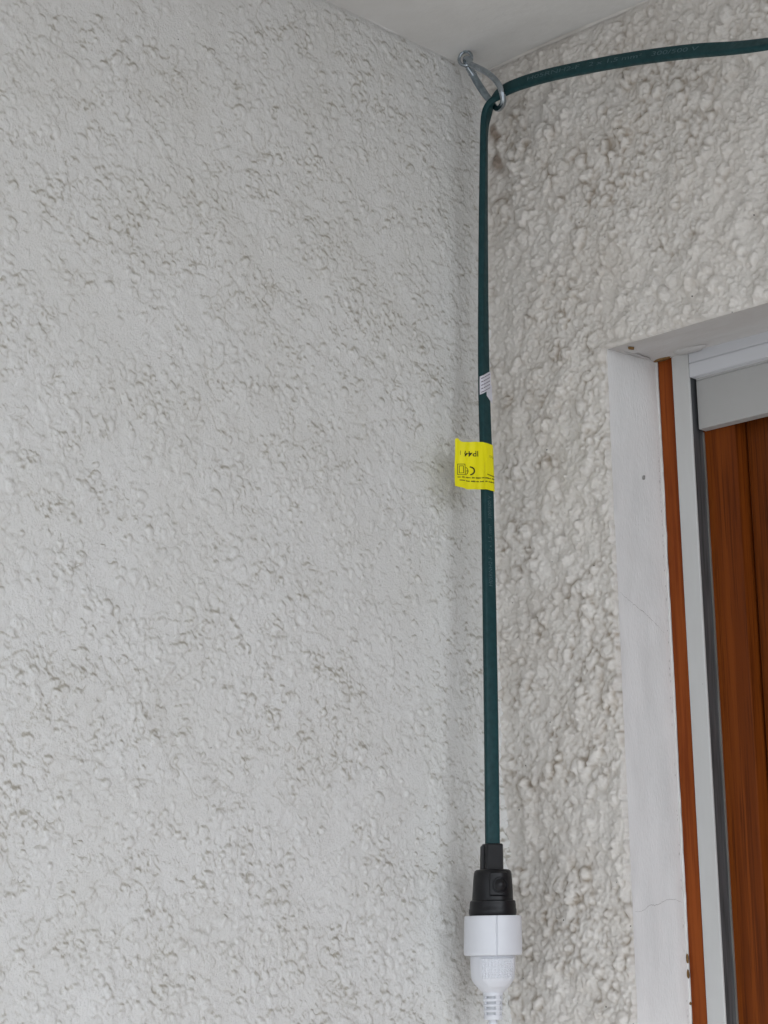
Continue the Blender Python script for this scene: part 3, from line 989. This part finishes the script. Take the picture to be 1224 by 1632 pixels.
def stk_a(a, b, h=0.0):
    s = zs0 + 0.0005 + 0.0150 * b + 0.0070 * a
    return on_cable(s, -0.0066 + 0.0105 * a, 0.0003 + 0.0008 * a + h - 0.0022 * max(0, 0.18 - a) / 0.18)
def stk_b(a, b, h=0.0):
    s = zs0 + 0.0000 + 0.0150 * b + 0.0010 - 0.0050 * a
    return on_cable(s, -0.0005 + 0.0070 * a, 0.0002 + h)
st1 = patch('sticker', stk_b, 6, 4, m_paper, cab)
st2 = patch('sticker', stk_a, 10, 4, m_paper, cab)
tag(st1, 'narrow inner end of the white paper sticker'); tag(st2, 'slanted outer end of the white paper sticker')
items = []
for r_ in range(5):
    y0 = 0.10 + r_ * 0.19
    x = 0.06
    while x < 0.85:
        wl_ = rr.uniform(0.05, 0.16)
        items.append(rect(x, y0 - 0.03, min(0.9, x + wl_), y0 + 0.03, 2)); x += wl_ + 0.03
print_on('print', items, lambda a, b: stk_a(a, b, 0.0001), m_pink_ink, st2)

# ------------------------------------------------------------------ black plug (fixed to the cable) and white coupling
AX0 = Vector((0.0438, -0.0660, 1.7546))
def axis_pt(z):
    return np.array((AX0.x - (AX0.z - z) * 0.036, AX0.y, z))
def loc(x, y, z):
    """x to the right, y towards the viewer (metres) about the plug axis at height z"""
    return axis_pt(z) + Rr * x + F * y

def lathe(name, prof, mat, parent, n=64, rfun=None, auto=35, close=True):
    """prof: (radius, z) from top to bottom; rfun(theta, z) is added to the radius; theta 0 faces the viewer, + to the right"""
    v, f = [], []
    for r, z in prof:
        for k in range(n):
            t = 2 * math.pi * k / n
            q = r + (rfun(t, z) if rfun else 0.0)
            v.append(loc(q * math.sin(t), q * math.cos(t), z))
    m = len(prof)
    for i in range(m - 1):
        for k in range(n):
            f.append((i * n + k, i * n + (k + 1) % n, (i + 1) * n + (k + 1) % n, (i + 1) * n + k))
    if close:
        f += [tuple(range(n)), tuple(range((m - 1) * n, m * n))]
    return from_py(name, v, f, mat, parent, True, auto)

def rot_prism(name, poly, z0, z1, deg, mat, parent, taper=1.0, bev=0.0012):
    """poly in (right, viewer) metres turned by deg about the plug axis"""
    c, s = math.cos(R(deg)), math.sin(R(deg))
    n = len(poly)
    rows = [(z1, 0.86), (z1 - bev * 0.4, 0.96), (z1 - bev, 1.0), (z0, taper)]
    v = []
    for z, k in rows:
        for x, y in poly:
            x, y = x * k, y * k
            v.append(loc(x * c + y * s, -x * s + y * c, z))
    f = []
    for i in range(len(rows) - 1):
        for k in range(n):
            f.append((i * n + k, i * n + (k + 1) % n, (i + 1) * n + (k + 1) % n, (i + 1) * n + k))
    f += [tuple(range(n)), tuple(range((len(rows) - 1) * n, len(rows) * n))]
    return from_py(name, v, f, mat, parent, True, 40)

# plug body
z_sh = 1.7366
prof = [(0.0078, z_sh + 0.0012), (0.0118, z_sh + 0.0008), (0.0130, z_sh - 0.0001), (0.0136, z_sh - 0.0016), (0.0139, z_sh - 0.0040), (0.0143, z_sh - 0.0100), (0.0149, 1.7158),
        (0.0157, 1.7156), (0.0164, 1.7150), (0.0167, 1.7125), (0.0168, 1.7100), (0.0172, 1.7092), (0.0172, 1.7066), (0.0168, 1.7050), (0.0150, 1.7040), (0.0150, 1.6900)]
plug = lathe('plug', prof, m_black, cab, 72)
tag(plug, 'black rubber plug at the lower end of the green cable')
hx, hy = 0.0068, 0.0048
neck_poly = [(-hx, -hy + 0.001), (-hx + 0.001, -hy), (hx - 0.001, -hy), (hx, -hy + 0.001), (hx, hy - 0.0012), (hx - 0.0012, hy), (-hx + 0.0012, hy), (-hx, hy - 0.0012)]
rot_prism('neck', neck_poly, z_sh - 0.001, 1.7560, 26, m_black, plug, 1.03)
rot_prism('neck_rib', [(-0.0086, -0.0022), (-0.0070, -0.0030), (-0.0055, 0.0015), (-0.0080, 0.0015)], z_sh - 0.001, 1.7548, 10, m_black, plug, 1.03)
# raised square boss with a domed centre, turned to the right
def boss_pt(a, zz, h):
    r = np.interp(zz, [1.7158, z_sh - 0.0075, z_sh - 0.003, z_sh - 0.0008], [0.0149, 0.0142, 0.0139, 0.0134]) + h
    t = R(19) + a
    return loc(r * math.sin(t), r * math.cos(t), zz)
v, f = [], []
nA, nZ = 14, 12
for i in range(nA + 1):
    for j in range(nZ + 1):
        a = (i / nA - 0.5) * 1.02
        zz = 1.7178 + (z_sh - 0.0005 - 1.7178) * j / nZ
        e = min(i, nA - i, j, nZ - j)
        rx, rz = (i / nA - 0.5) * 0.92 * 0.0148, zz - 1.7265
        rad = math.hypot(rx, rz)
        h = -0.0006 if e == 0 else 0.0013
        v.append(boss_pt(a, zz, h))
for i in range(nA):
    for j in range(nZ):
        f.append((i * (nZ + 1) + j, (i + 1) * (nZ + 1) + j, (i + 1) * (nZ + 1) + j + 1, i * (nZ + 1) + j + 1))
from_py('boss', v, f, m_black, plug, True, 35)
def ring_on(name, r0, prof2, n=28):
    v, f = [], []
    for dr, h in prof2:
        for k in range(n):
            t = 2 * math.pi * k / n
            rx, rz = (r0 + dr) * math.cos(t), (r0 + dr) * math.sin(t)
            v.append(boss_pt(rx / 0.0150 + 0.03, 1.7262 + rz, h))
    m = len(prof2)
    for i in range(m - 1):
        for k in range(n):
            f.append((i * n + k, i * n + (k + 1) % n, (i + 1) * n + (k + 1) % n, (i + 1) * n + k))
    f.append(tuple(range((m - 1) * n, m * n)))
    return from_py(name, v, f, m_black, plug, True, 50)
ring_on('dome', 0.0050, [(0.0011, 0.0010), (0.0008, 0.0020), (0.0002, 0.0021), (-0.0002, 0.00145), (-0.0009, 0.00145), (-0.0016, 0.0022), (-0.0026, 0.0031), (-0.0038, 0.0036), (-0.0048, 0.0037)])

# white coupling on its own cord
wx = empty('power_socket', tuple(axis_pt(1.69)), 'white plastic socket coupling pushed onto the black plug, with white cord below', 'socket')
SEAM = R(8.0)
def seam(t, z):
    d = math.atan2(math.sin(t - SEAM), math.cos(t - SEAM))
    d2 = math.atan2(math.sin(t - SEAM - math.pi), math.cos(t - SEAM - math.pi))
    return -0.0009 * math.exp(-(d / 0.022) ** 2) - 0.0009 * math.exp(-(d2 / 0.022) ** 2) + (0.0002 if d > 0 else 0)
prof = [(0.0172, 1.6900), (0.0172, 1.7042), (0.0176, 1.7049), (0.0198, 1.7049), (0.0203, 1.7046), (0.0205, 1.7038), (0.0207, 1.6920), (0.0209, 1.6800), (0.0209, 1.6784), (0.0205, 1.6774), (0.0195, 1.6770), (0.0150, 1.6768)]
body_s = lathe('collar', prof, m_white, wx, 180, seam, 35)
gp = [(0.0155, 1.6775), (0.0160, 1.6768), (0.0162, 1.6755), (0.0160, 1.6680), (0.0157, 1.6625), (0.0152, 1.6606), (0.0144, 1.6590), (0.0128, 1.6568), (0.0108, 1.6545), (0.0088, 1.6525), (0.0078, 1.6516), (0.0066, 1.6512)]
grip = lathe('grip', gp, m_white, wx, 72)
gz_, gr_ = [q[1] for q in gp][::-1], [q[0] for q in gp][::-1]
PADC = R(13)
def pad_pt(a, zz, h):
    r = np.interp(zz, gz_, gr_) + h
    return loc(r * math.sin(PADC + a), r * math.cos(PADC + a), zz)
zt, zb = 1.6758, 1.6540
def pad_half(zz):
    k = (zz - zb) / (zt - zb)
    base = 0.86
    if k < 0.55:
        base *= math.sqrt(max(0, 1 - ((0.55 - k) / 0.56) ** 2))
    if k > 0.94:
        base *= 0.97 - (k - 0.94) * 0.6
    return max(base, 0.03)
v, f = [], []
nZ, nA = 26, 20
for j in range(nZ + 1):
    zz = zb + (zt - zb) * j / nZ
    hw = pad_half(zz)
    for i in range(nA + 1):
        a = (i / nA * 2 - 1) * hw
        e = (i in (0, nA)) or (j in (0, nZ))
        v.append(pad_pt(a, zz, -0.0006 if e else 0.0016))
for j in range(nZ):
    for i in range(nA):
        f.append((j * (nA + 1) + i, j * (nA + 1) + i + 1, (j + 1) * (nA + 1) + i + 1, (j + 1) * (nA + 1) + i))
pad = from_py('grip_pad', v, f, m_white, grip, True, 40)
# raised dots on the pad: one tiny piece of geometry
v, f = [], []
for jz in range(8):
    zz = 1.6742 - jz * 0.00178
    for ia in range(-5, 6):
        a = ia * 0.128
        if abs(a) > pad_half(zz) - 0.09:
            continue
        b0 = len(v)
        for rr_, h in ((0.00070, 0.0015), (0.00058, 0.0021), (0.00028, 0.0023)):
            for k in range(8):
                t = 2 * math.pi * k / 8
                v.append(pad_pt(a + rr_ * math.cos(t) / 0.016, zz + rr_ * math.sin(t), h))
        for q in range(2):
            for k in range(8):
                f.append((b0 + q * 8 + k, b0 + q * 8 + (k + 1) % 8, b0 + q * 8 + 8 + (k + 1) % 8, b0 + q * 8 + 8 + k))
        f.append(tuple(b0 + 16 + k for k in range(8)))
dots = from_py('grip_dots', v, f, m_white, grip, True, 60)
tag(dots, kind='stuff')
# strain relief: core, rings and bars
relief = lathe('strain_relief', [(0.0055, 1.6516), (0.0054, 1.6400), (0.0052, 1.6335), (0.0048, 1.6326), (0.0030, 1.6324)], m_slot, wx, 40)
zr = [(1.6519, 1.6489, 0.0073), (1.6474, 1.6452, 0.00725), (1.6435, 1.6415, 0.0071), (1.6398, 1.6378, 0.0069), (1.6361, 1.6324, 0.0067)]
for za, zb_, r in zr:
    lathe('relief_ring', [(0.0050, za), (r - 0.0005, za), (r, za - 0.0005), (r, zb_ + 0.0005), (r - 0.0005, zb_), (0.0050, zb_)], m_white, relief, 40)
for dg_ in (-70, 32, 122, 212):
    t0, t1_ = R(dg_ - 15), R(dg_ + 15)
    v = []
    for z in (1.6512, 1.6330):
        rr_ = 0.0070 if z > 1.64 else 0.0064
        for r_, t in ((0.005, t0), (rr_, t0), (rr_, (t0 + t1_) / 2), (rr_, t1_), (0.005, t1_)):
            v.append(loc(r_ * math.sin(t), r_ * math.cos(t), z))
    f = [(i, (i + 1) % 5, 5 + (i + 1) % 5, 5 + i) for i in range(5)] + [(0, 1, 2, 3, 4), (5, 6, 7, 8, 9)]
    from_py('relief_bar', v, f, m_white, relief, True, 40)
a0 = axis_pt(1.64); a1 = axis_pt(1.60)
tube('cord', [tuple(a0), tuple(axis_pt(1.625)), tuple(a1 + np.array((0.0006, 0, 0))), (0.040, -0.066, 1.45), (0.041, -0.067, 1.1), (0.03, -0.06, 0.5), (0.035, -0.08, 0.06), (0.08, -0.16, 0.004), (0.4, -0.5, 0.004), (1.6, -0.6, 0.004)], 0.0031, m_white_cord, wx, 14, False, 10)
